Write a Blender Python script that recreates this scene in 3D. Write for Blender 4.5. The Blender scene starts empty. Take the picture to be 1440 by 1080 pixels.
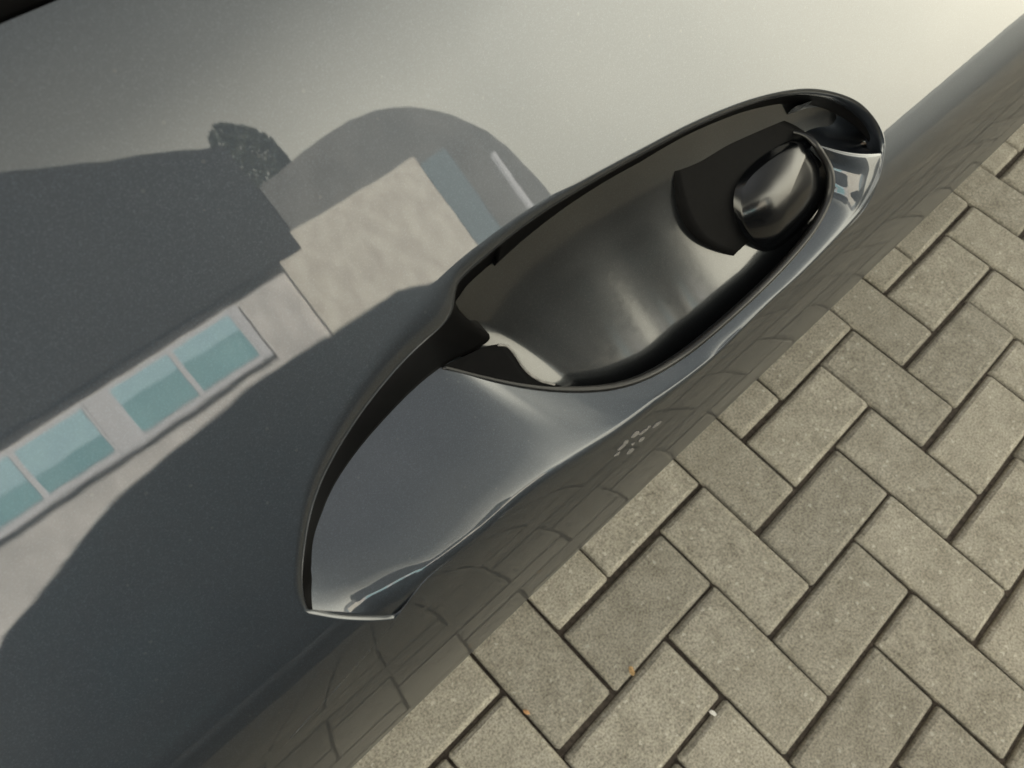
import bpy, bmesh, math, random
import numpy as np
from mathutils import Vector, Matrix

random.seed(7)
SC = bpy.context.scene
COL = SC.collection

# ------------------------------------------------------------------ camera
# World frame: x along the car, y into the car, z up; origin on the ground below the lens.
def nz(v): return v / np.linalg.norm(v)
FPX = 1000.0
H0 = 0.967
_fw = nz(np.array([0.354, 0.272, -0.895]))
_up = np.array([0.599, 0.669, 0.44]); _up = nz(_up - _fw * _up.dot(_fw))
YAW = math.radians(-1.0)                       # the car stands one degree off the brick courses
_ax = np.array([math.cos(YAW), math.sin(YAW), 0]); _ay = np.array([-math.sin(YAW), math.cos(YAW), 0])
def to_car(v): return np.array([v @ _ax, v @ _ay, v[2]])
FW, UP = to_car(_fw), to_car(_up)
RT = np.cross(FW, UP)
CAM = np.array([0, 0, H0])
cd = bpy.data.cameras.new('camera'); cam = bpy.data.objects.new('camera', cd); COL.objects.link(cam)
M3 = Matrix(((RT[0], UP[0], -FW[0]), (RT[1], UP[1], -FW[1]), (RT[2], UP[2], -FW[2])))
cam.matrix_world = Matrix.Translation(Vector(CAM)) @ M3.to_4x4()
cd.sensor_width = 36; cd.lens = 36 * FPX / 1440; cd.clip_start = 0.01; cd.clip_end = 2000
cd.dof.use_dof = True; cd.dof.focus_distance = 0.26; cd.dof.aperture_fstop = 30
SC.camera = cam

# ------------------------------------------------------------------ sky, sun, exposure
SUN_AZ = math.radians(-150)     # from straight out of the car (-y) towards +x: the sun stands behind the car, and an unseen tall block added there keeps the ground in shade
SUN_EL = math.radians(28)
W = bpy.data.worlds.new('World'); SC.world = W; W.use_nodes = True
wn = W.node_tree; wn.nodes.clear()
sky = wn.nodes.new('ShaderNodeTexSky'); sky.sky_type = 'NISHITA'; sky.sun_disc = False
sky.sun_elevation = SUN_EL
sd = Vector((math.sin(SUN_AZ) * math.cos(SUN_EL), -math.cos(SUN_AZ) * math.cos(SUN_EL), math.sin(SUN_EL)))
sky.sun_rotation = math.atan2(sd.x, sd.y)
sky.air_density = 1.0; sky.dust_density = 4.0; sky.ozone_density = 1.0; sky.altitude = 0
# broken cloud: pale and bright towards the horizon all round, thick and grey overhead
wtc = wn.nodes.new('ShaderNodeTexCoord'); wsx = wn.nodes.new('ShaderNodeSeparateXYZ')
wn.links.new(wtc.outputs['Generated'], wsx.inputs[0])
wr = wn.nodes.new('ShaderNodeValToRGB'); we = wr.color_ramp.elements
CLOUD = [(0.0, (.58, .54, .425)), (.08, (.70, .655, .515)), (.20, (.92, .87, .69)), (.30, (.95, .905, .73)), (.38, (.62, .59, .48)), (.44, (.31, .295, .24)), (.53, (.11, .106, .088)), (.70, (.095, .094, .085)), (1.0, (.15, .15, .145))]
while len(we) < len(CLOUD): we.new(.5)
for e_, (p_, c_) in zip(we, CLOUD): e_.position = p_; e_.color = (*c_, 1)
wn.links.new(wsx.outputs[2], wr.inputs[0])
wns = wn.nodes.new('ShaderNodeTexNoise'); wns.inputs['Scale'].default_value = 2.2; wns.inputs['Detail'].default_value = 5
wn.links.new(wtc.outputs['Generated'], wns.inputs['Vector'])
wmr = wn.nodes.new('ShaderNodeMapRange'); wmr.inputs[1].default_value = .3; wmr.inputs[2].default_value = .7; wmr.inputs[3].default_value = 11.5; wmr.inputs[4].default_value = 15.5
wn.links.new(wns.outputs[0], wmr.inputs[0])
wmu = wn.nodes.new('ShaderNodeVectorMath'); wmu.operation = 'SCALE'
wn.links.new(wr.outputs[0], wmu.inputs[0]); wn.links.new(wmr.outputs[0], wmu.inputs['Scale'])
mixw = wn.nodes.new('ShaderNodeMix'); mixw.data_type = 'RGBA'
mixw.inputs[0].default_value = 0.95
bg = wn.nodes.new('ShaderNodeBackground'); bg.inputs[1].default_value = 0.10
ow = wn.nodes.new('ShaderNodeOutputWorld')
wn.links.new(sky.outputs[0], mixw.inputs[6]); wn.links.new(wmu.outputs[0], mixw.inputs[7]); wn.links.new(mixw.outputs[2], bg.inputs[0]); wn.links.new(bg.outputs[0], ow.inputs[0])
sl = bpy.data.lights.new('sun', 'SUN'); sl.energy = 5.0; sl.angle = math.radians(0.6); sl.color = (1, 0.94, 0.84)
so = bpy.data.objects.new('sun', sl); COL.objects.link(so)
so.rotation_euler = sd.to_track_quat('Z', 'Y').to_euler()
SC.view_settings.view_transform = 'Standard'; SC.view_settings.look = 'None'
SC.view_settings.exposure = 2.42; SC.view_settings.gamma = 1.0; SC.view_settings.use_curve_mapping = False
SC.render.engine = 'CYCLES'

# ------------------------------------------------------------------ materials
def mat(name):
    m = bpy.data.materials.new(name); m.use_nodes = True
    nt = m.node_tree; b = nt.nodes['Principled BSDF']
    return m, nt, b
def nd(nt, t, **kw):
    n = nt.nodes.new(t)
    for k, v in kw.items(): setattr(n, k, v)
    return n
def noise(nt, scale, detail=4, rough=0.55, coord='Object'):
    tc = nd(nt, 'ShaderNodeTexCoord'); n = nd(nt, 'ShaderNodeTexNoise')
    n.inputs['Scale'].default_value = scale; n.inputs['Detail'].default_value = detail; n.inputs['Roughness'].default_value = rough
    nt.links.new(tc.outputs[coord], n.inputs['Vector']); return n
def ramp(nt, src, stops):
    r = nd(nt, 'ShaderNodeValToRGB'); e = r.color_ramp.elements
    while len(e) < len(stops): e.new(0.5)
    for q, (p, c) in zip(e, stops): q.position = p; q.color = (*c, 1)
    nt.links.new(src, r.inputs[0]); return r
def bump(nt, b, src, strength, dist, sock='Normal'):
    u = nd(nt, 'ShaderNodeBump'); u.inputs['Strength'].default_value = strength; u.inputs['Distance'].default_value = dist
    nt.links.new(src, u.inputs['Height']); nt.links.new(u.outputs[0], b.inputs[sock]); return u
def plain(name, col, rough=0.6, metal=0.0, var=0.25, scale=6, bmp=0.0, coat=0.0):
    m, nt, b = mat(name)
    n = noise(nt, scale)
    lo = tuple(c * (1 - var) for c in col); hi = tuple(min(1, c * (1 + var)) for c in col)
    r = ramp(nt, n.outputs[0], [(0.3, lo), (0.7, hi)])
    nt.links.new(r.outputs[0], b.inputs['Base Color'])
    b.inputs['Roughness'].default_value = rough; b.inputs['Metallic'].default_value = metal
    b.inputs['Coat Weight'].default_value = coat; b.inputs['Coat Roughness'].default_value = 0.03
    if bmp: bump(nt, b, n.outputs[0], bmp, 0.01)
    return m

def paint_mat(name, col, metal=0.85, rough=0.38, coat_r=0.012, dust=0.04, coat_ior=1.55, dim_flank=0):
    m, nt, b = mat(name)
    tc = nd(nt, 'ShaderNodeTexCoord')
    # metal flakes in the base coat
    v = nd(nt, 'ShaderNodeTexVoronoi'); v.inputs['Scale'].default_value = 5200
    nt.links.new(tc.outputs['Object'], v.inputs['Vector'])
    g = nd(nt, 'ShaderNodeSeparateColor'); nt.links.new(v.outputs['Color'], g.inputs[0])
    fr = ramp(nt, g.outputs[0], [(0.0, tuple(c * 0.85 for c in col)), (0.8, col), (1.0, tuple(min(1, c * 1.4) for c in col))])
    # thin road dust
    n = noise(nt, 14, 6, 0.6)
    dr = nd(nt, 'ShaderNodeMapRange'); dr.inputs[1].default_value = 0.35; dr.inputs[2].default_value = 0.8
    dr.inputs[3].default_value = 0.0; dr.inputs[4].default_value = dust
    nt.links.new(n.outputs[0], dr.inputs[0])
    mx = nd(nt, 'ShaderNodeMix', data_type='RGBA'); mx.inputs[7].default_value = (0.22, 0.2, 0.17, 1)
    nt.links.new(dr.outputs[0], mx.inputs[0]); nt.links.new(fr.outputs[0], mx.inputs[6])
    dv = nd(nt, 'ShaderNodeTexVoronoi'); dv.inputs['Scale'].default_value = 420; nt.links.new(tc.outputs['Object'], dv.inputs['Vector'])
    ds = nd(nt, 'ShaderNodeSeparateColor'); nt.links.new(dv.outputs['Color'], ds.inputs[0])
    d1 = nd(nt, 'ShaderNodeMath', operation='GREATER_THAN'); d1.inputs[1].default_value = .93; nt.links.new(ds.outputs[0], d1.inputs[0])
    d2 = nd(nt, 'ShaderNodeMath', operation='LESS_THAN'); d2.inputs[1].default_value = .16; nt.links.new(dv.outputs['Distance'], d2.inputs[0])
    d3 = nd(nt, 'ShaderNodeMath', operation='MULTIPLY'); nt.links.new(d1.outputs[0], d3.inputs[0]); nt.links.new(d2.outputs[0], d3.inputs[1])
    d4 = nd(nt, 'ShaderNodeMath', operation='MULTIPLY'); d4.inputs[1].default_value = dust * 1.6; nt.links.new(d3.outputs[0], d4.inputs[0])
    my = nd(nt, 'ShaderNodeMix', data_type='RGBA'); my.inputs[7].default_value = (.3, .28, .25, 1)
    nt.links.new(d4.outputs[0], my.inputs[0]); nt.links.new(mx.outputs[2], my.inputs[6])
    nt.links.new(my.outputs[2], b.inputs['Base Color'])
    b.inputs['Metallic'].default_value = metal; b.inputs['Roughness'].default_value = rough
    b.inputs['Coat Weight'].default_value = 1.0
    if dim_flank:      # lacquer weakened on the dusty lower flank, to darken the ground it mirrors
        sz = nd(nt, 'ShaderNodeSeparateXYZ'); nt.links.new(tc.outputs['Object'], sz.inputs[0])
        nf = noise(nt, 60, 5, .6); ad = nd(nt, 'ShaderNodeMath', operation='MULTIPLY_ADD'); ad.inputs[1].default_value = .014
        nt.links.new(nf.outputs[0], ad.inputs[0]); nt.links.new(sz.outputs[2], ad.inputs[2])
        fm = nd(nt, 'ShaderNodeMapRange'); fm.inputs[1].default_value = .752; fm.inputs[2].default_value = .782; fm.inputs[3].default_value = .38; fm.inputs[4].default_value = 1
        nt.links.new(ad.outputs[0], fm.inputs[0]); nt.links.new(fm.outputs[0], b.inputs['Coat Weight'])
    b.inputs['Coat IOR'].default_value = coat_ior
    n2 = noise(nt, 420, 3, 0.6)
    cr_ = nd(nt, 'ShaderNodeMapRange'); cr_.inputs[3].default_value = coat_r * 0.4; cr_.inputs[4].default_value = coat_r * 1.8
    nt.links.new(n2.outputs[0], cr_.inputs[0]); nt.links.new(cr_.outputs[0], b.inputs['Coat Roughness'])
    bump(nt, b, g.outputs[1], 0.03, 0.0003)
    # orange peel of the clear coat
    n3 = noise(nt, 75, 2, 0.5)
    bump(nt, b, n3.outputs[0], 0.009, 0.001, 'Coat Normal')
    return m

PAINT = paint_mat('grey_metallic_paint', (0.036, 0.044, 0.056), rough=.42, dim_flank=1)
CUPPAINT = paint_mat('finger_worn_paint', (0.03, 0.033, 0.036), coat_r=0.09, dust=.02)
RUBBER = plain('black_rubber', (0.003, 0.003, 0.0033), 0.4, var=0.3, scale=300)
GLOSSBLACK = plain('black_gloss_plastic', (0.0025, 0.0028, 0.0034), 0.16, var=0.2, scale=200, coat=0.08)
GLOSSBLACK.node_tree.nodes['Principled BSDF'].inputs['Specular IOR Level'].default_value = .4
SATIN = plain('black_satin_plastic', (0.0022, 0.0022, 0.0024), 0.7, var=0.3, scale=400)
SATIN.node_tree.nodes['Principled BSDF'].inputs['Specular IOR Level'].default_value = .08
RECESS_BLACK = plain('recess_shade_black', (0.0018, 0.0018, 0.002), 0.5, var=0.3, scale=300, coat=0.0)  # black stands for the shade inside the handle recess
RECESS_BLACK.node_tree.nodes['Principled BSDF'].inputs['Specular IOR Level'].default_value = .06
EDGE = plain('worn_plastic_edge', (0.16, 0.155, 0.145), 0.5, var=0.4, scale=500)
CHIP = plain('paint_scuff', (0.13, 0.125, 0.12), 0.7, var=0.3, scale=800)

# brick: cast concrete, olive grey, with pale and dark grains
def brick_mat():
    m, nt, b = mat('concrete_paver')
    tc = nd(nt, 'ShaderNodeTexCoord'); geo = nd(nt, 'ShaderNodeNewGeometry')
    def nz_(scale, det, rough):
        n = nd(nt, 'ShaderNodeTexNoise'); n.inputs['Scale'].default_value = scale; n.inputs['Detail'].default_value = det
        n.inputs['Roughness'].default_value = rough; nt.links.new(geo.outputs['Position'], n.inputs['Vector']); return n
    a = nz_(28, 8, 0.7)
    r = ramp(nt, a.outputs[0], [(0.28, (0.25, 0.23, 0.183)), (0.5, (0.34, 0.315, 0.258)), (0.75, (0.42, 0.392, 0.328))])
    f = nz_(330, 4, 0.7)
    rf = ramp(nt, f.outputs[0], [(0.3, (0.42, 0.41, 0.39)), (0.5, (1, 1, 1)), (0.7, (1.5, 1.48, 1.42))])
    mu = nd(nt, 'ShaderNodeMix', data_type='RGBA', blend_type='MULTIPLY'); mu.inputs[0].default_value = 1
    nt.links.new(r.outputs[0], mu.inputs[6]); nt.links.new(rf.outputs[0], mu.inputs[7])
    v = nd(nt, 'ShaderNodeTexVoronoi'); v.inputs['Scale'].default_value = 95
    dis = nd(nt, 'ShaderNodeVectorMath', operation='MULTIPLY_ADD'); dis.inputs[1].default_value = (.012, .012, .012)
    nt.links.new(f.outputs['Color'], dis.inputs[0]); nt.links.new(geo.outputs['Position'], dis.inputs[2]); nt.links.new(dis.outputs[0], v.inputs['Vector'])
    vs = nd(nt, 'ShaderNodeSeparateColor'); nt.links.new(v.outputs['Color'], vs.inputs[0])
    near = nd(nt, 'ShaderNodeMath', operation='LESS_THAN'); near.inputs[1].default_value = 0.24
    nt.links.new(v.outputs['Distance'], near.inputs[0])
    pick = nd(nt, 'ShaderNodeMath', operation='GREATER_THAN'); pick.inputs[1].default_value = 0.8
    nt.links.new(vs.outputs[0], pick.inputs[0])
    sp = nd(nt, 'ShaderNodeMath', operation='MULTIPLY'); nt.links.new(near.outputs[0], sp.inputs[0]); nt.links.new(pick.outputs[0], sp.inputs[1])
    sp2 = nd(nt, 'ShaderNodeMath', operation='MULTIPLY'); sp2.inputs[1].default_value = 0.8; nt.links.new(sp.outputs[0], sp2.inputs[0])
    m2 = nd(nt, 'ShaderNodeMix', data_type='RGBA'); m2.inputs[7].default_value = (0.56, 0.53, 0.45, 1)
    nt.links.new(sp2.outputs[0], m2.inputs[0]); nt.links.new(mu.outputs[2], m2.inputs[6])
    oi = nd(nt, 'ShaderNodeObjectInfo')
    vr = nd(nt, 'ShaderNodeMapRange'); vr.inputs[3].default_value = 0.84; vr.inputs[4].default_value = 1.12
    nt.links.new(oi.outputs['Random'], vr.inputs[0])
    m3 = nd(nt, 'ShaderNodeMix', data_type='RGBA', blend_type='MULTIPLY'); m3.inputs[0].default_value = 1
    nt.links.new(m2.outputs[2], m3.inputs[6]); nt.links.new(vr.outputs[0], m3.inputs[7])
    nt.links.new(m3.outputs[2], b.inputs['Base Color'])
    b.inputs['Roughness'].default_value = 0.9; b.inputs['Specular IOR Level'].default_value = 0.25
    bb = nd(nt, 'ShaderNodeMath', operation='ADD'); nt.links.new(f.outputs[0], bb.inputs[0]); nt.links.new(a.outputs[0], bb.inputs[1])
    bump(nt, b, bb.outputs[0], 0.55, 0.002)
    return m
BRICK = brick_mat()
SAND = plain('joint_sand', (0.085, 0.068, 0.052), 0.95, var=0.5, scale=160, bmp=0.6)
ASPHALT = plain('asphalt', (0.06, 0.06, 0.058), 0.9, var=0.35, scale=30, bmp=0.4)

# ------------------------------------------------------------------ object helpers
def tag(o, label=None, cat=None, group=None, kind=None):
    if label: o['label'] = label
    if cat: o['category'] = cat
    if group: o['group'] = group
    if kind: o['kind'] = kind
    return o
def mesh_obj(name, verts, faces, m, parent=None, smooth=True):
    me = bpy.data.meshes.new(name); me.from_pydata([tuple(map(float, v)) for v in verts], [], faces); me.update()
    if smooth:
        for p in me.polygons: p.use_smooth = True
    me.materials.append(m)
    o = bpy.data.objects.new(name, me); COL.objects.link(o)
    if parent: o.parent = parent; o.matrix_parent_inverse = parent.matrix_world.inverted()
    return o
def empty(name, loc=(0, 0, 0)):
    o = bpy.data.objects.new(name, None); COL.objects.link(o); o.location = loc; o.empty_display_size = 0.1
    bpy.context.view_layer.update(); return o
def fix_normals(o, toward):
    bm = bmesh.new(); bm.from_mesh(o.data)
    s = sum(f.normal.dot(Vector(toward) - f.calc_center_median()) * f.calc_area() for f in bm.faces)
    if s < 0: bmesh.ops.reverse_faces(bm, faces=bm.faces)
    bm.to_mesh(o.data); bm.free()
def grid_mesh(name, rows, m, parent=None, toward=(0, -0.3, 1.2), solid=0.0):
    """rows: list of equally long lists of points -> lofted sheet (optionally given thickness)"""
    n = len(rows[0]); V = [p for r in rows for p in r]
    Fs = [(i * n + j, i * n + j + 1, (i + 1) * n + j + 1, (i + 1) * n + j) for i in range(len(rows) - 1) for j in range(n - 1)]
    o = mesh_obj(name, V, Fs, m, parent); fix_normals(o, toward)
    if solid:
        md = o.modifiers.new('thickness', 'SOLIDIFY'); md.thickness = solid; md.offset = -1
    return o
def box(verts, faces, x0, x1, y0, y1, z0, z1):
    b = len(verts)
    verts += [(x, y, z) for z in (z0, z1) for y in (y0, y1) for x in (x0, x1)]
    faces += [tuple(b + i for i in f) for f in ((0, 2, 3, 1), (4, 5, 7, 6), (0, 1, 5, 4), (2, 6, 7, 3), (0, 4, 6, 2), (1, 3, 7, 5))]
def box_obj(name, dims, m, parent=None, bevel=0.0):
    V, Fc = [], []; box(V, Fc, *dims)
    o = mesh_obj(name, V, Fc, m, parent, smooth=False)
    if bevel:
        md = o.modifiers.new('bevel', 'BEVEL'); md.width = bevel; md.segments = 2
    return o

# ------------------------------------------------------------------ ground: joint bed, herringbone bricks, asphalt beyond
C0 = np.array([-0.778, 0.008, 0.0])
def brick_xy(a, b):           # course coordinates (units of 0.1 m) -> world
    v = to_car(np.array([0.1 * a, -0.1 * b, 0.0]) - C0); return v[0], v[1]
A0, A1, B0, B1 = -22, 30, -8, 26
def quad_sheet(name, pts, z, m, kind):
    o = mesh_obj(name, [(x, y, z) for x, y in pts], [tuple(range(len(pts)))], m, smooth=False); tag(o, kind=kind)
    fix_normals(o, (pts[0][0], pts[0][1], 50)); return o
road = quad_sheet('road', [(-300, -300), (300, -300), (300, 300), (-300, 300)], -0.022, ASPHALT, 'structure')
tag(road, 'dark asphalt stretching away beyond the brick paving', 'road')
pave = quad_sheet('pavement', [brick_xy(A0 - .3, B0 - .3), brick_xy(A1 + .3, B0 - .3), brick_xy(A1 + .3, B1 + .3), brick_xy(A0 - .3, B1 + .3)], -0.0105, SAND, 'structure')
tag(pave, 'herringbone paving of olive grey concrete bricks beside the car', 'pavement')

def brick_mesh(L, Wd, seed):
    rnd = random.Random(seed)
    hx, hy = L / 2, Wd / 2; c = 0.003
    def ring(inset, z, cc):
        x, y = hx - inset, hy - inset
        pts = [(-x + cc, -y), (x - cc, -y), (x, -y + cc), (x, y - cc), (x - cc, y), (-x + cc, y), (-x, y - cc), (-x, -y + cc)]
        return [(px + rnd.uniform(-.0006, .0006), py + rnd.uniform(-.0006, .0006), z + rnd.uniform(-.0004, .0002)) for px, py in pts]
    R = [ring(0, -0.05, c), ring(0, -0.0060, c), ring(0.0022, -0.0022, c), ring(0.0068, 0.0, c + .001)]
    V = [p for r in R for p in r]; Fc = []
    for k in range(3):
        for i in range(8): Fc.append((k * 8 + i, k * 8 + (i + 1) % 8, (k + 1) * 8 + (i + 1) % 8, (k + 1) * 8 + i))
    Fc.append(tuple(24 + i for i in range(8)))
    me = bpy.data.meshes.new('brick'); me.from_pydata(V, [], Fc); me.update(); me.materials.append(BRICK)
    return me, V, Fc
variants = [[brick_mesh(0.1942 - 0.0008 * (i % 3), 0.0968 - 0.0005 * (i % 4), i) for i in range(6)], [brick_mesh(0.1968 - 0.0008 * (i % 3), 0.0942 - 0.0006 * (i % 4), i + 9) for i in range(6)]]
spots = []
for i in range(-60, 61):
    for j in range(-40, 41):
        oa, ob = -i + 3 * j, i + j
        for ty in (0, 1):
            ca, cb = (oa + .5, ob + 1) if ty == 0 else (oa + 2, ob + 1.5)
            if A0 + 1 < ca < A1 - 1 and B0 + 1 < cb < B1 - 1: spots.append((ca, cb, ty))
def in_view(a, b):
    x, y = brick_xy(a, b); d = np.array([x, y, 0]) - CAM
    w = d @ FW; u = 720 + FPX * (d @ RT) / w; v = 540 - FPX * (d @ UP) / w
    out = max(0, -u, u - 1440) + max(0, -v, v - 1080)
    return out + 400 * max(0, -0.8 - b) + 0.02 * w
spots.sort(key=lambda s: in_view(s[0], s[1]))
stuffV, stuffF = [], []
for n, (ca, cb, ty) in enumerate(spots):
    rnd = random.Random(n * 31 + 5)
    me, bv, bf = variants[ty][rnd.randrange(6)]
    x, y = brick_xy(ca + rnd.uniform(-.012, .012), cb + rnd.uniform(-.012, .012) + (.012 if ty else -.004))
    rz = -YAW + rnd.uniform(-.009, .009) + (math.pi / 2 if ty == 0 else 0) + (math.pi if rnd.random() < .5 else 0)
    M = Matrix.Translation((x, y, rnd.uniform(-.0012, .0012))) @ Matrix.Rotation(rz, 4, 'Z') @ Matrix.Rotation(rnd.uniform(-.006, .006), 4, 'X') @ Matrix.Rotation(rnd.uniform(-.004, .004), 4, 'Y')
    if n < 299:
        o = bpy.data.objects.new('brick', me); COL.objects.link(o); o.parent = pave; o.matrix_local = M
    else:
        b = len(stuffV); stuffV += [tuple(M @ Vector(p)) for p in bv]; stuffF += [tuple(b + k for k in f) for f in bf]
o = mesh_obj('bricks_beyond', stuffV, stuffF, BRICK, pave, smooth=False); tag(o, kind='stuff')

# ------------------------------------------------------------------ door surface: section y(z), extruded along x
TZ = [.12, .30, .45, .60, .68, .70, .73, .755, .764, .772, .780, .80, .84, .90, .95]
TT = [-14, -12, -9, -3, 1.5, 4, 8, 14, 22, 33, 38.5, 39, 35, 32, 30]
zs = np.linspace(.12, .95, 8301)
tt = np.interp(zs, TZ, TT); kk = np.ones(101) / 101
tt = np.convolve(np.r_[[tt[0]] * 50, tt, [tt[-1]] * 50], kk, 'valid')
yy = np.r_[0, np.cumsum(np.tan(np.radians((tt[1:] + tt[:-1]) / 2)) * np.diff(zs))]
yy -= (yy - .056 * (H0 - zs))[zs > .5].min()
def Y(z): return np.interp(z, zs, yy)
def tilt(z): return np.radians(np.interp(z, zs, tt))
def base_n(z):
    a = tilt(z); return np.array([0, -math.cos(a), math.sin(a)])
def ray(u, v): return nz(FW + (u - 720) / FPX * RT - (v - 540) / FPX * UP)
def hit(u, v, off=0.0):
    """where the sight line through a pixel meets the door section set back by off"""
    d = ray(u, v); lo = 0.01; t = np.linspace(.02, .6, 600)
    g = d[1] * t - Y(H0 + d[2] * t) - off
    i = int(np.argmax(g > 0)); lo, hi = t[i - 1], t[i]
    for _ in range(30):
        m = (lo + hi) / 2
        if d[1] * m - Y(H0 + d[2] * m) - off > 0: hi = m
        else: lo = m
    return CAM + d * hi
def spline(P, n):
    """Catmull-Rom through P, n samples evenly spread over arc length"""
    P = np.array(P, float); Q = np.vstack([2 * P[0] - P[1], P, 2 * P[-1] - P[-2]]); out = []
    for i in range(1, len(Q) - 2):
        for t in np.linspace(0, 1, 24, endpoint=False):
            a, b, c, d = Q[i - 1], Q[i], Q[i + 1], Q[i + 2]
            out.append(.5 * ((2 * b) + (-a + c) * t + (2 * a - 5 * b + 4 * c - d) * t * t + (-a + 3 * b - 3 * c + d) * t ** 3))
    out.append(P[-1]); out = np.array(out)
    s = np.r_[0, np.cumsum(np.linalg.norm(np.diff(out, axis=0), axis=1))]
    q = np.linspace(0, s[-1], n)
    return np.stack([np.interp(q, s, out[:, k]) for k in range(out.shape[1])], 1)

# outlines read off the photograph
OUT_UP = [(428, 862), (414, 835), (412, 800), (418, 740), (430, 682), (450, 630), (478, 575), (510, 525), (548, 472), (590, 422), (640, 372), (700, 324), (760, 284), (830, 246), (900, 209), (970, 173), (1040, 144), (1100, 128), (1150, 125), (1200, 139), (1230, 166), (1244, 196), (1243, 222)]
LIP = [(440, 862), (438, 835), (440, 800), (447, 742), (466, 690), (498, 640), (540, 590), (590, 540), (635, 507), (672, 490), (688, 470), (640, 437), (700, 370), (770, 310), (840, 262), (900, 228), (970, 190), (1040, 160), (1100, 146), (1150, 150), (1195, 172), (1222, 200), (1234, 226)]
CREASE = [(1243, 222), (1237, 250), (1217, 293), (1173, 340), (1123, 390), (1073, 435), (1000, 508), (933, 563), (867, 613), (767, 680), (710, 722), (667, 763), (613, 803), (588, 828), (570, 855), (562, 872)]
FOOT = [(562, 872), (520, 874), (480, 872), (450, 867), (428, 862)]

car = empty('parked_car', (0.1, 0.6, 0)); tag(car, 'grey metallic parked car with a recessed scoop door handle', 'car')
door = empty('door', (0.1, 0.1, 0.2)); door.parent = car; door.matrix_parent_inverse = car.matrix_world.inverted()

# structured grid with the leaf-shaped opening
gx = np.linspace(-.12, .36, 161); gz = np.linspace(.70, .874, 81); ZB = .8886
ox0 = -.12 - np.cumsum(np.geomspace(.003, .32, 24)); ox1 = .36 + np.cumsum(np.geomspace(.003, .2, 26))
X = np.r_[ox0[::-1], gx, ox1]; Z = np.r_[np.linspace(.12, .69, 70), gz, np.linspace(.877, ZB, 6)]
ix0, ix1 = len(ox0), len(ox0) + 160; iz0, iz1 = 70, 150
V = []; idx = {}
def vid(i, j):
    if (i, j) not in idx: idx[(i, j)] = len(V); V.append((X[i], float(Y(Z[j])), Z[j]))
    return idx[(i, j)]
Fc = []
for i in range(len(X) - 1):
    for j in range(len(Z) - 1):
        if ix0 <= i < ix1 and iz0 <= j < iz1: continue
        Fc.append((vid(i, j), vid(i + 1, j), vid(i + 1, j + 1), vid(i, j + 1)))
# perimeter of the window in the grid, anticlockwise in (x, z) from its lower left corner
bot = [(i, iz0) for i in range(ix0, ix1)]; rgt = [(ix1, j) for j in range(iz0, iz1)]
top = [(i, iz1) for i in range(ix1, ix0, -1)]; lft = [(ix0, j) for j in range(iz1, iz0, -1)]
up_px = spline(OUT_UP, 241)        # left foot -> over the top -> right tip
cr_px = spline(CREASE, 181); ft_px = spline(FOOT, 60)
leaf = [(p, 'u', k / 240) for k, p in enumerate(up_px[:-1])] + [(p, 'c', k / 180) for k, p in enumerate(cr_px[:-1])] + [(p, 'f', k / 59) for k, p in enumerate(ft_px[:-1])]
leaf3 = [hit(*p) for p, _, _ in leaf]
leaf = leaf[::-1]; leaf3 = leaf3[::-1]        # clockwise -> anticlockwise
NL = len(leaf)
per = bot + rgt + top + lft; NP_ = len(per)
# pick anchors: lower-left, lower-right, upper-right, upper-left of the leaf matched to the corners
L2 = np.array([(p[0], p[2]) for p in leaf3]); cx, cz = .125, .80
ang = np.unwrap(np.arctan2((L2[:, 1] - cz) / .1, (L2[:, 0] - cx) / .24))
if ang[-1] < ang[0]: raise RuntimeError('leaf winding')
corner_ang = [math.atan2(-1, -1), math.atan2(-1, 1), math.atan2(1, 1), math.atan2(1, -1)]
kc = [int(np.argmin(np.abs((ang - a + math.pi) % (2 * math.pi) - math.pi))) for a in corner_ang]
seglen = [len(bot), len(rgt), len(top), len(lft)]
Lidx = []
for s in range(4):
    a, b = kc[s], kc[(s + 1) % 4]
    if b <= a: b += NL
    Lidx += list(np.linspace(a, b, seglen[s], endpoint=False))
def leaf_at(f):
    i = int(math.floor(f)); t = f - i
    return np.array(leaf3[i % NL]) * (1 - t) + np.array(leaf3[(i + 1) % NL]) * t
lip_px = spline(LIP, 241)
def lip_at(f):
    i = int(round(f)) % NL; p, k, s = leaf[i]
    return p, k, s
NR = 44
rings = []
for r in range(NR + 1):
    w = (r / NR) ** 1.5; row = []
    for q in range(NP_):
        if r == NR: row.append(vid(*per[q])); continue
        a = leaf_at(Lidx[q]); b = V[vid(*per[q])]
        x = a[0] * (1 - w) + b[0] * w; z = a[2] * (1 - w) + b[2] * w
        row.append(len(V)); V.append((x, float(Y(z)), z))
    rings.append(row)
for r in range(NR):
    for q in range(NP_):
        p = (q + 1) % NP_; Fc.append((rings[r][q], rings[r][p], rings[r + 1][p], rings[r + 1][q]))
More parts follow.
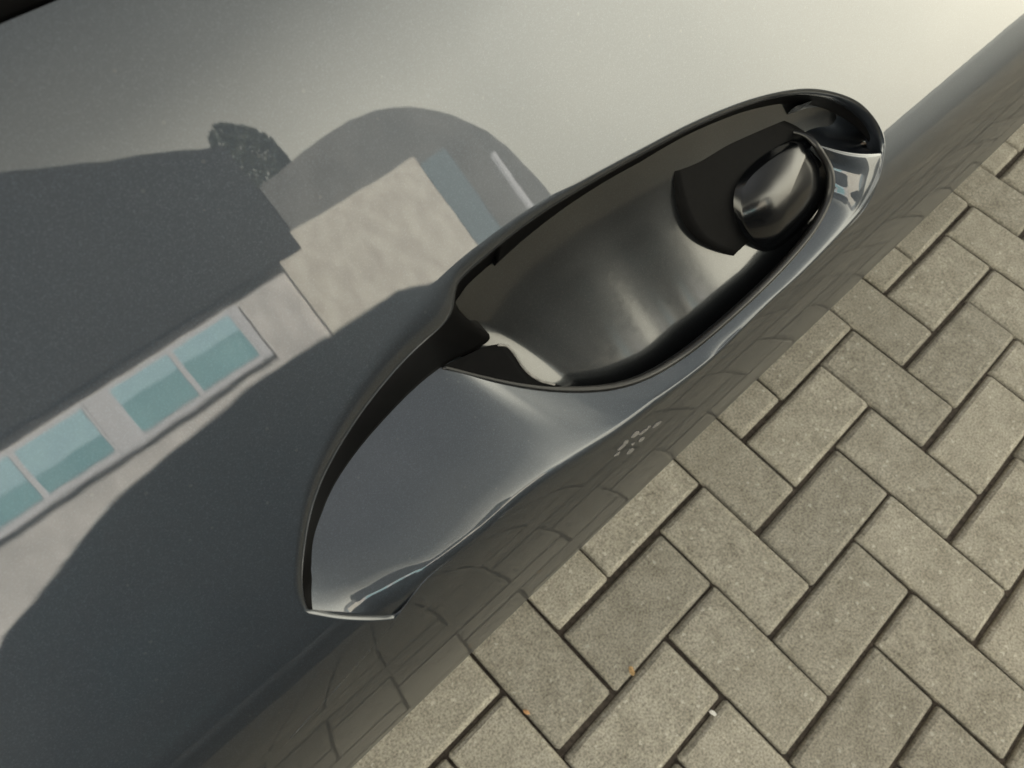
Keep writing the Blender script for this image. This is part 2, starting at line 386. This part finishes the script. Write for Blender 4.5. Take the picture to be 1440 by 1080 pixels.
# rolled upper lip, then the hidden return into the door
prev = rings[0]; NT = 14
lipE = []
for q in range(NP_):
    p, k, s = lip_at(Lidx[q]); o3 = leaf_at(Lidx[q])
    if k == 'u':
        e_px = np.array(p) * .55 + lip_px[int(round(s * 240))] * .45
        inset = .0042 * min(1, s / .08, (1 - s) / .06) + .001
        e3 = hit(*e_px, inset)
    else:
        ctr = np.array([cx, 0, cz]); dv = nz(np.array([cx - o3[0], 0, cz - o3[2]])); e3 = o3 + dv * .0006; e3[1] = Y(e3[2]) + .0012
    lipE.append(e3)
lipE = np.array(lipE)
for _ in range(3): lipE = (np.roll(lipE, 1, 0) + 2 * lipE + np.roll(lipE, -1, 0)) / 4
for t in range(1, NT + 1):
    th = math.radians(100) * t / NT; row = []
    for q in range(NP_):
        o3 = leaf_at(Lidx[q]); e3 = lipE[q]; n = base_n(o3[2])
        dv = e3 - o3; depth = -(dv @ n); tang = dv + n * depth
        P = o3 + tang * math.sin(min(th, math.pi / 2)) * (1 if th <= math.pi / 2 else 1 - .15 * (th - math.pi / 2)) - n * depth * (1 - math.cos(th))
        row.append(len(V)); V.append(tuple(P))
    for q in range(NP_):
        p = (q + 1) % NP_; Fc.append((prev[p], prev[q], row[q], row[p]))
    prev = row
row = []
for q in range(NP_):
    P = np.array(V[prev[q]]); k = leaf[int(round(Lidx[q])) % NL][1]
    n = base_n(leaf_at(Lidx[q])[2]); d_ = .03 if k == 'u' else .004
    if k == 'u': d_ = .006
    row.append(len(V)); V.append(tuple(P - n * d_ + (np.array([0, 0, .002]) if k == 'u' else 0)))
for q in range(NP_):
    p = (q + 1) % NP_; Fc.append((prev[p], prev[q], row[q], row[p]))
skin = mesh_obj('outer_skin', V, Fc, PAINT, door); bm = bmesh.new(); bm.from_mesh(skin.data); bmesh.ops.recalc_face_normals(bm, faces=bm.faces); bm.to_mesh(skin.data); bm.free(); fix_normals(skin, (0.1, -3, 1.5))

# ------------------------------------------------------------------ handle scoop, lofted between inner edge and crease
handle = empty('door_handle', (0.12, 0.05, 0.76)); handle.parent = car; handle.matrix_parent_inverse = car.matrix_world.inverted()
PAIRS = [((441, 861), (563, 871)), ((439, 835), (568, 858)), ((441, 800), (578, 840)), ((448, 742), (604, 811)), ((468, 690), (640, 783)), ((500, 640), (682, 750)),
         ((542, 590), (730, 708)), ((585, 545), (772, 676)), ((622, 516), (806, 654)), ((700, 536), (845, 628)), ((770, 547), (878, 605)), ((840, 547), (915, 577)),
         ((905, 531), (955, 545)), ((960, 500), (1000, 508)), ((1010, 460), (1043, 465)), ((1060, 415), (1085, 424)), ((1100, 375), (1125, 388)), ((1140, 330), (1165, 348)),
         ((1165, 285), (1204, 307)), ((1173, 255), (1226, 274)), ((1166, 225), (1238, 250)), ((1148, 203), (1243, 228))]
NS = 220
pi_ = spline([a + b for a, b in PAIRS], NS)
TM, T0, T1 = 57, 51, 63
def smooth(t): t = min(1, max(0, t)); return t * t * (3 - 2 * t)
sec = []; I3 = []; I2 = []
def tvec(deg): return np.array([0, math.sin(math.radians(deg)), math.cos(math.radians(deg))])
RC = .0020                      # rounding of the crease
for s in range(NS):
    k3 = hit(pi_[s, 2], pi_[s, 3]); d = ray(pi_[s, 0], pi_[s, 1])
    tm = math.tan(math.radians(TM))
    t = (k3[1] - tm * (k3[2] - H0)) / (d[1] - tm * d[2]); i3 = CAM + d * t
    I3.append(i3); I2.append(pi_[s, :2])
    L = np.linalg.norm((i3 - k3)[1:])
    rc = min(RC, .12 * L)
    p1 = k3 + tvec(math.degrees(tilt(k3[2]))) * rc; p2 = p1 + tvec(T0) * rc
    row = [k3 * (1 - w) ** 2 + 2 * p1 * w * (1 - w) + p2 * w * w for w in np.linspace(0, 1, 12)[:-1]]
    t0, t1 = math.tan(math.radians(T0)), math.tan(math.radians(T1))
    zc = (i3[1] - p2[1] + t0 * p2[2] - t1 * i3[2]) / (t0 - t1)
    zc = min(max(zc, p2[2] + .2 * (i3[2] - p2[2])), p2[2] + .8 * (i3[2] - p2[2])); yc = p2[1] + t0 * (zc - p2[2])
    c3 = np.array([(p2[0] + i3[0]) / 2, yc, zc])
    row += [p2 * (1 - w) ** 2 + 2 * c3 * w * (1 - w) + i3 * w * w for w in np.linspace(0, 1, 34)]
    # the foot of the scoop runs out to the door surface
    g = 1 - (1 - min(1, s / 44)) ** 3.4
    if g < 1:
        n_ = len(row)
        for q in range(n_):
            f = np.linalg.norm(row[q] - k3) / max(1e-6, np.linalg.norm(i3 - k3))
            flat = hit(*(pi_[s, 2:] * (1 - f) + pi_[s, :2] * f), .0012)
            row[q] = flat * (1 - g) + row[q] * g
    ext = nz(row[-1] - row[-4])
    row += [row[-1] + ext * .003, row[-1] + ext * .007, row[-1] + ext * .012] if s < 92 else [row[-1] + ext * .0005, row[-1] + ext * .001, row[-1] + ext * .001 + np.array([0, .0005, -.003])]
    sec.append(row)
# round the deep end: the scoop floor carries on under the lip
last = np.array(sec[-1]); e0 = I3[-1]; n_ = len(last)
endpx = spline([(1243, 228), (1246, 208), (1236, 176), (1205, 148), (1160, 138), (1118, 150)], 26)[1:]
inpx = spline([(1148, 203), (1143, 198), (1138, 194), (1130, 192), (1118, 190), (1100, 195)], 26)[1:]
tI = np.linalg.norm(e0 - CAM)
for q in range(25):
    f = smooth((q + 1) / 6)
    o3 = hit(*endpx[q], .0005 + .0095 * f); j3 = CAM + ray(*inpx[q]) * (tI + .0004 * q)
    sec.append([o3 * (1 - w) + j3 * w + np.array([0, .0035, -.003]) * 4 * w * (1 - w) * .6 for w in np.linspace(0, 1, n_)])
foot_rows = [[p + ray(500, 868) * .004 for p in sec[0]]]
scoop = grid_mesh('scoop', foot_rows + sec, PAINT, handle, toward=(0.1, -.2, 1.2))
I3 = np.array(I3); I2 = np.array(I2)
def at_inner(u, v):
    """3D point of the scoop's inner edge nearest to a pixel"""
    q = np.array([u, v]); best = (1e18, 0)
    for k in range(len(I2) - 1):
        ab = I2[k + 1] - I2[k]; t = min(1, max(0, (q - I2[k]) @ ab / (ab @ ab))); e = I2[k] + ab * t - q
        if e @ e < best[0]: best = (e @ e, np.linalg.norm(I3[k] * (1 - t) + I3[k + 1] * t - CAM))
    return CAM + ray(u, v) * best[1]

for nm, k in (('I', 5), ('I', 40), ('I', 80), ('I', 110), ('I', 150), ('I', 190), ('I', 215)):
    print('inset', I2[k].round(), I3[k].round(4), 'inset %.4f' % (I3[k][1] - Y(I3[k][2])))

# drafted recess wall from rolled lip to scoop; its shade is painted black
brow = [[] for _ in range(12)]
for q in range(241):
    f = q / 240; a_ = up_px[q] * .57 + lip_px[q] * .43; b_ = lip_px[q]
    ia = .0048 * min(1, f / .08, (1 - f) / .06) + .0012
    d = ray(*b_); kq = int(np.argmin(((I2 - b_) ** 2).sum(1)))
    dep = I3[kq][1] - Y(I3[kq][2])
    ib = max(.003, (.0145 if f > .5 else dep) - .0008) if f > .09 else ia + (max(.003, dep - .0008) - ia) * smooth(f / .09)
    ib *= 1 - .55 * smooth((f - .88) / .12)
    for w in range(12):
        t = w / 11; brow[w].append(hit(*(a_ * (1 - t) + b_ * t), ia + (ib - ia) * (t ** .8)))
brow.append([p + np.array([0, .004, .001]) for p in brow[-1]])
grid_mesh('recess_wall', brow, RECESS_BLACK, handle)

# ------------------------------------------------------------------ cup behind the scoop
GU = [((730, 538), (640, 486)), ((770, 545), (620, 455)), ((835, 547), (640, 425)), ((885, 538), (700, 345)), ((935, 518), (772, 285)), ((985, 482), (848, 240)), ((1032, 441), (920, 203)),
      ((1072, 403), (985, 172)), ((1108, 366), (1040, 150)), ((1140, 325), (1092, 138)), ((1163, 283), (1140, 140)), ((1170, 250), (1180, 155)), ((1160, 215), (1200, 180))]
gu = spline([a + b for a, b in GU], 120)
rows = []
CT0, CT1, CTM = 45, 13, 34
for s in range(120):
    f = s / 119; g3 = at_inner(gu[s, 0], gu[s, 1]) + ray(gu[s, 0], gu[s, 1]) * (.0055 + .006 * smooth(f / .12)); d = ray(gu[s, 2], gu[s, 3])
    sf = smooth(f / .16); tm = math.tan(math.radians(CTM - 2 * (1 - sf))); t = (g3[1] - tm * (g3[2] - H0)) / (d[1] - tm * d[2]); w3 = CAM + d * t
    t0, t1 = math.tan(math.radians(CT0 - 7 * (1 - sf))), math.tan(math.radians(CT1))
    zc = (w3[1] - g3[1] + t0 * g3[2] - t1 * w3[2]) / (t0 - t1); yc = g3[1] + t0 * (zc - g3[2])
    c = np.array([(g3[0] + w3[0]) / 2, yc, zc])
    c1, c2 = g3 + (c - g3) * .75, w3 + (c - w3) * .75
    if s % 17 == 0: print('cup', gu[s].round(), 'g inset %.4f' % (g3[1] - Y(g3[2])), 'w inset %.4f' % (w3[1] - Y(w3[2])))
    rows.append([g3 * (1 - w) ** 3 + 3 * c1 * w * (1 - w) ** 2 + 3 * c2 * w * w * (1 - w) + w3 * w ** 3 for w in np.linspace(0, 1, 48)])
cup = grid_mesh('finger_cup', rows, CUPPAINT, handle)

def sweep(name, pts, rad, m, parent, n=10, flat=1.0):
    pts = [np.array(p) for p in pts]; rows = []
    for i, p in enumerate(pts):
        tg = nz(pts[min(i + 1, len(pts) - 1)] - pts[max(i - 1, 0)])
        vd = nz(CAM - p); s1 = nz(np.cross(tg, vd)); s2 = np.cross(s1, tg)
        rr = rad(i / (len(pts) - 1)) if callable(rad) else rad
        rows.append([p + (s1 * math.cos(a) + s2 * math.sin(a) * flat) * rr for a in np.linspace(0, 2 * math.pi, n + 1)])
    V = [p for r in rows for p in r[:-1]]; Fc = []
    for i in range(len(rows) - 1):
        for k in range(n): Fc.append((i * n + k, i * n + (k + 1) % n, (i + 1) * n + (k + 1) % n, (i + 1) * n + k))
    Fc.append(tuple(range(n))[::-1]); Fc.append(tuple((len(rows) - 1) * n + k for k in range(n)))
    o = mesh_obj(name, V, Fc, m, parent)
    bm = bmesh.new(); bm.from_mesh(o.data); bmesh.ops.recalc_face_normals(bm, faces=bm.faces); bm.to_mesh(o.data); bm.free()
    return o
SEAL = [(622, 516), (680, 531), (740, 543), (800, 548), (860, 544), (910, 528), (960, 498), (1010, 458), (1060, 413), (1100, 373), (1138, 328), (1161, 287), (1168, 255), (1162, 228), (1141, 197), (1120, 186), (1090, 184)]
sp = spline(SEAL, 160)
seal = sweep('seal', [at_inner(*p) for p in sp], lambda f: .0007 + .0009 * min(1, max(0, (f - .1) / .35)) - .0009 * max(0, (f - .85) / .15), RUBBER, handle, 12)

def patch(name, poly, off_rim, off_mid, m, parent, rings=14, prof=lambda r: 1 - r * r, skirt=.012, n=120, centre=None):
    P = spline(poly + [poly[0]], n + 1)[:-1]; c = np.array(centre) if centre else P.mean(0)
    rows = [[hit(*c, off_rim + (off_mid - off_rim) * prof(0.0))] * n]
    for k in range(1, rings + 1):
        r = k / rings
        rows.append([hit(*(c + (p - c) * r), off_rim + (off_mid - off_rim) * prof(r)) for p in P])
    back = []
    for p in rows[-1]: back.append(p + np.array([0, skirt, -skirt * .3]))
    rows.append(back)
    V = [rows[0][0]] + [p for r in rows[1:] for p in r]; Fc = []
    for i in range(n): Fc.append((0, 1 + i, 1 + (i + 1) % n))
    for k in range(len(rows) - 2):
        for i in range(n):
            a = 1 + k * n; Fc.append((a + i, a + n + i, a + n + (i + 1) % n, a + (i + 1) % n))
    o = mesh_obj(name, V, Fc, m, parent); fix_normals(o, tuple(CAM)); return o
# flange at the shallow end of the cup, with its worn edge
FL = [(624, 514), (655, 500), (688, 486), (714, 486), (726, 500), (738, 518), (756, 533), (790, 543), (740, 541), (680, 529)]
flange = [at_inner(*p) - ray(*p) * .0004 for p in spline(FL + [FL[0]], 61)[:-1]]
o = mesh_obj('flange', flange + [p + ray(700, 515) * .002 for p in flange], [tuple(range(60)), tuple(range(119, 59, -1))] + [(i, (i + 1) % 60, 60 + (i + 1) % 60, 60 + i) for i in range(60)], SATIN, handle, smooth=False)
fix_normals(o, tuple(CAM))
wl = spline([(700, 485), (714, 487), (726, 501), (738, 519), (757, 534), (780, 541)], 40)
sweep('worn_edge', [at_inner(*p) - ray(*p) * .0007 for p in wl], .00038, EDGE, handle, 6)

# black patch painting the cup's shaded end wall, and the key button
CUP_END = [(945, 200), (950, 250), (966, 304), (988, 338), (1018, 356), (1052, 362), (1088, 356), (1130, 324), (1160, 280), (1166, 240), (1140, 192), (1085, 165), (1010, 172)]
patch('cup_end_shade', CUP_END, .0175, .0178, SATIN, handle, rings=10, prof=lambda r: 1 - r ** 4)
BTN = [(1141, 196), (1160, 226), (1168, 255), (1161, 286), (1140, 321), (1112, 348), (1086, 361), (1058, 339), (1043, 308), (1043, 272), (1058, 245), (1086, 220), (1115, 203)]
patch('key_button', BTN, .0145, .0085, GLOSSBLACK, handle, rings=18, prof=lambda r: (1 - r ** 2.2), centre=(1110, 275))

# scuffs in the paint below the crease
def fleck(pts, m, parent, name='scuff'):
    P = [hit(*p) for p in pts]; n = base_n(P[0][2]); top = [p + n * .00025 for p in P]; k = len(P)
    o = mesh_obj(name, top + P, [tuple(range(k))] + [(i, (i + 1) % k, k + (i + 1) % k, k + i) for i in range(k)], m, parent, smooth=False); fix_normals(o, tuple(CAM))
rnd = random.Random(3)
for (x, y, l, w_) in [(874, 628, 9, 3), (880, 621, 6, 3), (886, 634, 7, 3), (868, 638, 6, 2), (893, 610, 8, 4), (901, 618, 6, 3), (905, 606, 9, 2), (923, 597, 8, 2), (890, 624, 4, 2), (912, 600, 4, 2)]:
    P = []
    for a in np.linspace(0, 2 * math.pi, 9)[:-1]:
        r = rnd.uniform(.6, 1.1); dx, dy = math.cos(a) * l * r, math.sin(a) * w_ * r
        P.append((x + dx * .78 + dy * .5, y - dx * .6 + dy * .7))
    fleck(P, CHIP, skin)

# belt trim and side window above the door, sill below: the rest of the car's side
def strip(name, yz, x0, x1, m, parent, nx=2, closed=False):
    rows = [[(x, y, z) for y, z in yz] for x in np.linspace(x0, x1, nx)]
    return grid_mesh(name, rows, m, parent, toward=(0, -3, 1.5))
xa, xb = X[0], X[-1]; yb = float(Y(ZB))
strip('belt_trim', [(yb + .004, ZB - .004), (yb + .001, ZB + .0015), (yb + .004, ZB + .008), (yb + .014, ZB + .014), (yb + .026, ZB + .016), (yb + .036, ZB + .012)], xa, xb, SATIN, car)
GLASS, nt, b = mat('dark_car_glass'); b.inputs['Base Color'].default_value = (.01, .012, .012, 1); b.inputs['Roughness'].default_value = .03
ng = noise(nt, 30); rg = ramp(nt, ng.outputs[0], [(.3, (.008, .01, .01)), (.7, (.014, .016, .016))]); nt.links.new(rg.outputs[0], b.inputs['Base Color'])
strip('side_window', [(yb + .03, ZB + .01), (yb + .11, 1.02), (yb + .2, 1.15), (yb + .29, 1.26)], xa, xb, GLASS, car)
strip('roof', [(yb + .26, 1.255), (yb + .31, 1.29), (yb + .45, 1.33), (yb + .8, 1.34)], xa, xb, PAINT, car)
y0 = float(Y(.12)); strip('sill', [(y0, .122), (y0 + .02, .112), (y0 + .3, .11), (y0 + 1.2, .11)], xa, xb, SATIN, car)
box_obj('cabin', (xa + .01, xb - .01, yb + .35, yb + 1.1, .115, 1.25), SATIN, car)

# ------------------------------------------------------------------ what the paint mirrors: a parked car and a building across the way
DARKP = paint_mat('black_paint', (0.02, 0.028, 0.036), metal=.3, coat_ior=1.5)
TYRE = plain('tyre', (0.02, 0.02, 0.02), .8); ALLOY = plain('alloy', (.35, .35, .36), .3, metal=1)
sx, sy = .2, -4.4
suv = empty('estate_car', (sx, sy, 0)); tag(suv, 'black parked car mirrored in the grey door paint', 'car')
side = [(-3.1, .35), (-3.2, .7), (-3.1, .95), (-2.95, 1.12), (-1.75, 1.64), (-.9, 1.79), (.2, 1.85), (1.4, 1.83), (2.05, 1.7), (2.35, 1.15), (2.45, .8), (2.4, .35)]
def extrude_side(name, pts, ya, yb_, m, parent, inset_top=0.0):
    n = len(pts)
    def yo(z, s): return s * inset_top * max(0, (z - 1.0) / .7)
    V = [(sx + x, ya - yo(z, 1), z) for x, z in pts] + [(sx + x, yb_ + yo(z, 1), z) for x, z in pts]
    Fc = [tuple(range(n)), tuple(range(2 * n - 1, n - 1, -1))] + [(i, i + n, (i + 1) % n + n, (i + 1) % n) for i in range(n)]
    o = mesh_obj(name, V, Fc, m, parent, smooth=False)
    bm = bmesh.new(); bm.from_mesh(o.data); bmesh.ops.recalc_face_normals(bm, faces=bm.faces); bm.to_mesh(o.data); bm.free()
    md = o.modifiers.new('bevel', 'BEVEL'); md.width = .05; md.segments = 3; return o
extrude_side('body', side, sy, sy - 1.8, DARKP, suv, .22)
def quad_panel(name, P, m, parent, t=.02):
    P = [np.array(p, float) for p in P]; n = nz(np.cross(P[1] - P[0], P[2] - P[0])); k = len(P)
    V = [p + n * t for p in P] + [p - n * t for p in P]
    o = mesh_obj(name, V, [tuple(range(k)), tuple(range(2 * k - 1, k - 1, -1))] + [(i, i + k, (i + 1) % k + k, (i + 1) % k) for i in range(k)], m, parent, smooth=False)
    bm = bmesh.new(); bm.from_mesh(o.data); bmesh.ops.recalc_face_normals(bm, faces=bm.faces); bm.to_mesh(o.data); bm.free(); return o
def ys(z): return sy - .22 * max(0, (z - 1.0) / .7)
for xs_ in ([(-2.0, 1.12), (-1.5, 1.5), (-.8, 1.64), (-.05, 1.68), (-.05, 1.12)], [(.03, 1.12), (.03, 1.62), (1.0, 1.61), (1.0, 1.12)], [(1.08, 1.12), (1.08, 1.6), (1.8, 1.55), (2.05, 1.14)]):
    quad_panel('window', [(sx + x, ys(z), z) for x, z in xs_], GLASS, suv)
quad_panel('windscreen', [(sx - 2.8, sy - .12, 1.2), (sx - 1.85, sy - .25, 1.61), (sx - 1.85, sy - 1.55, 1.61), (sx - 2.8, sy - 1.68, 1.2)], GLASS, suv, .03)
for wx in (-2.15, 1.45):
    for wy in (sy + .02, sy - 1.62):
        V, Fc = [], []; n = 28
        for yq, rr in ((wy, .2), (wy, .33), (wy - .2, .33), (wy - .2, .2)):
            V += [(sx + wx + math.cos(a) * rr, yq, .33 + math.sin(a) * rr) for a in np.linspace(0, 2 * math.pi, n + 1)[:-1]]
        for k in range(4):
            for i in range(n): Fc.append((k * n + i, k * n + (i + 1) % n, ((k + 1) % 4) * n + (i + 1) % n, ((k + 1) % 4) * n + i))
        ty = mesh_obj('wheel', V, Fc, TYRE, suv); 
        V2 = [(sx + wx, wy - .02, .33)] + [(sx + wx + math.cos(a) * .21, wy - .04, .33 + math.sin(a) * .21) for a in np.linspace(0, 2 * math.pi, n + 1)[:-1]]
        mesh_obj('rim', V2, [(0, 1 + i, 1 + (i + 1) % n) for i in range(n)], ALLOY, ty)
LAMP = plain('amber_lamp', (.8, .3, .08), .3); box_obj('indicator', (sx - 3.1, sx - 2.9, sy - .02, sy + .03, .76, .84), LAMP, suv, .01)

GREYW = plain('pale_grey_render', (.8, .78, .75), .85, var=.16, scale=1.4); DARKC = plain('dark_cladding', (.022, .022, .022), .8, var=.2, scale=.5)
BEIGE = plain('beige_render', (.9, .84, .74), .85, var=.16, scale=2.0); GREYC = plain('grey_cladding', (.22, .22, .21), .6, var=.2, scale=.8)
BLUEG = plain('blue_grey_panel', (.24, .31, .34), .6, var=.1); WHITE = plain('white_frame', (.8, .82, .86), .5, var=.05)
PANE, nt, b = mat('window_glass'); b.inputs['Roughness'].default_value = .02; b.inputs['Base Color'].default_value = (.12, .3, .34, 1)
ng = noise(nt, .5); rg = ramp(nt, ng.outputs[0], [(.3, (.32, .66, .74)), (.7, (.45, .8, .86))]); nt.links.new(rg.outputs[0], b.inputs['Base Color']); b.inputs['Specular IOR Level'].default_value = 1.0; b.inputs['IOR'].default_value = 1.9  # blue base colour stands in for sky mirrored in the glass
BLIND = plain('pale_blue_blind', (.55, .86, .98), .7, var=.06, scale=4)
FY = -25.0
bld = empty('office_building', (-6, FY - 4, 0)); tag(bld, 'pale building with dark upper storey and blue ribbon windows, mirrored in the door', 'building')
box_obj('wall', (-22, 5.25, FY - 8, FY - .25, 0, 8.0), GREYW, bld)
V = [(x, y, z) for x, zt in ((-22, 13.6), (0, 13.3), (6.2, 11.35)) for y, z in ((FY + .1, 7.95), (FY + .1, zt), (FY - 8, zt), (FY - 8, 7.95))]
Fc = [(i * 4 + k, i * 4 + (k + 1) % 4, (i + 1) * 4 + (k + 1) % 4, (i + 1) * 4 + k) for i in range(2) for k in range(4)] + [(0, 1, 2, 3), (8, 11, 10, 9)]
o = mesh_obj('upper_storey', V, Fc, DARKC, bld, smooth=False); bm = bmesh.new(); bm.from_mesh(o.data); bmesh.ops.recalc_face_normals(bm, faces=bm.faces); bm.to_mesh(o.data); bm.free()
zb, zt = 6.55, 7.6
panes = [(.58, 2.85), (-1.65, .50), (-4.82, -2.52), (-7.1, -4.9), (-10.2, -7.95), (-12.45, -10.28)]
for x0_, x1_ in panes:
    w = box_obj('window', (x0_ - .04, x1_ + .04, FY - .3, FY - .1, zb - .12, zt + .06), WHITE, bld)
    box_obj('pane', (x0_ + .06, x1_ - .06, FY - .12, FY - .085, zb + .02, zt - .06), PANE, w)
    box_obj('blind', (x0_ + .065, x1_ - .065, FY - .085, FY - .08, zb + .5 + .12 * math.sin(x0_ * 3), zt - .065), BLIND, w)
for x0_, x1_ in ((-2.48, -1.69), (2.89, 3.2), (-7.91, -7.14)): box_obj('pier', (x0_, x1_, FY - .3, FY - .12, zb - .12, zt + .06), WHITE, bld)

wing = empty('side_wing', (11, FY - 2, 0)); tag(wing, 'grey clad building wing with beige wall panel, mirrored in the door', 'building')
prof_ = [(6.3, 0), (6.3, 10.0), (8.5, 10.3), (10.7, 10.4)] + [(10.9 + 5.2 * math.sin(a), 5.4 + 4.95 * math.cos(a)) for a in np.linspace(.05, math.pi / 2, 12)] + [(16.3, 0)]
k = len(prof_); V = [(x, FY - .2, z) for x, z in prof_] + [(x, FY - 6, z) for x, z in prof_]
o = mesh_obj('cladding', V, [tuple(range(k)), tuple(range(2 * k - 1, k - 1, -1))] + [(i, i + k, (i + 1) % k + k, (i + 1) % k) for i in range(k)], GREYC, wing, smooth=False)
bm = bmesh.new(); bm.from_mesh(o.data); bmesh.ops.recalc_face_normals(bm, faces=bm.faces); bm.to_mesh(o.data); bm.free()
box_obj('wall_panel', (5.3, 11.9, FY - .21, FY + .05, 0, 8.45), BEIGE, wing)
box_obj('corner_panel', (11.95, 13.2, FY - .21, FY + .02, 0, 8.2), BLUEG, wing)
box_obj('highlight_strip', (14.75, 14.95, FY - .18, FY + .05, 0, 7.4), WHITE, wing)  # white strip painting the highlight on the wing's cladding

# tree between the two
LEAF = plain('dark_foliage', (.045, .055, .03), .8, var=.5, scale=3); BARK = plain('bark', (.08, .06, .045), .9, scale=5)
tree = empty('tree', (9.0, FY - 9.5, 0)); tag(tree, 'dark round crowned tree mirrored in the door beside the buildings', 'tree')
tv = [np.array([9.0, FY - 9.5, z]) for z in np.linspace(0, 13.2, 12)]
sweep('trunk', tv, lambda f: .22 - .12 * f, BARK, tree, 8)
V, Fc = [], []; rnd = random.Random(11)
for _ in range(5200):
    while True:
        p = np.array([rnd.uniform(-1, 1) for _ in range(3)])
        if p @ p < 1: break
    p = p / np.linalg.norm(p) * (np.linalg.norm(p) ** .5) * np.array([1.9, 1.6, 1.9]) * (1 + .1 * math.sin(5 * p[0] + 3 * p[2]))
    c = np.array([9.0, FY - 9.5, 14.0]) + p; a = np.array([rnd.gauss(0, 1) for _ in range(3)]); a = nz(a); b2 = nz(np.cross(a, [rnd.gauss(0, 1) for _ in range(3)]))
    n0 = len(V); V += [c - a * .12, c + b2 * .07, c + a * .12, c - b2 * .07]; Fc.append((n0, n0 + 1, n0 + 2, n0 + 3))
o = mesh_obj('crown', V, Fc, LEAF, tree, smooth=False); tag(o, kind='stuff')


# unseen tall block, added behind the car to shade its side and the paving
shade_tower = empty('shade_block', (0, 12, 0)); tag(shade_tower, 'tall plain brick block added unseen behind the car, shading its side', 'building')
TB = plain('shade_block_brick', (.28, .2, .15), .9, var=.15, scale=2)
box_obj('wall', (-60, 42, 6, 20, 0, 24), TB, shade_tower)
for r_ in range(6):
    for c_ in range(10):
        w = box_obj('window', (-47 + c_ * 8.4, -44.6 + c_ * 8.4, 5.93, 6.02, 2 + r_ * 3.7, 3.7 + r_ * 3.7), WHITE, shade_tower)
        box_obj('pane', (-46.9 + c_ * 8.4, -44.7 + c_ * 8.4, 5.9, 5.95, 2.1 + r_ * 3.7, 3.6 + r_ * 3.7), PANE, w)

# crumbs lying in the paving joints
def crumb(name, u, v, size, flat, m, label, cat, seed):
    d = ray(u, v); p = CAM + d * (-H0 / d[2])
    bm = bmesh.new(); bmesh.ops.create_icosphere(bm, subdivisions=2, radius=1)
    rn = random.Random(seed)
    for vt in bm.verts:
        k = 1 + rn.uniform(-.3, .3); vt.co = Vector((vt.co.x * size * 1.5 * k, vt.co.y * size * .8 * k, max(-.3, vt.co.z) * size * flat))
    me = bpy.data.meshes.new(name); bm.to_mesh(me); bm.free(); me.materials.append(m)
    o = bpy.data.objects.new(name, me); COL.objects.link(o); o.location = (p[0], p[1], .0005 + size * flat * .25); o.rotation_euler = (.1, .15, rn.uniform(0, 3)); tag(o, label, cat)
crumb('leaf_scrap', 888, 944, .0042, .35, plain('dry_leaf', (.42, .27, .12), .8, var=.4, scale=300), 'tan scrap of dry leaf caught in a paving joint', 'leaf', 2)
crumb('grit_crumb', 740, 1001, .0027, .7, plain('orange_grit', (.55, .3, .14), .7, var=.3, scale=300), 'small orange crumb at a brick edge beneath the car', 'grit', 3)
crumb('pebble', 1002, 1003, .0032, .8, plain('white_pebble', (.7, .68, .64), .6, var=.2, scale=200), 'tiny white pebble sitting in a dark paving joint', 'pebble', 4)
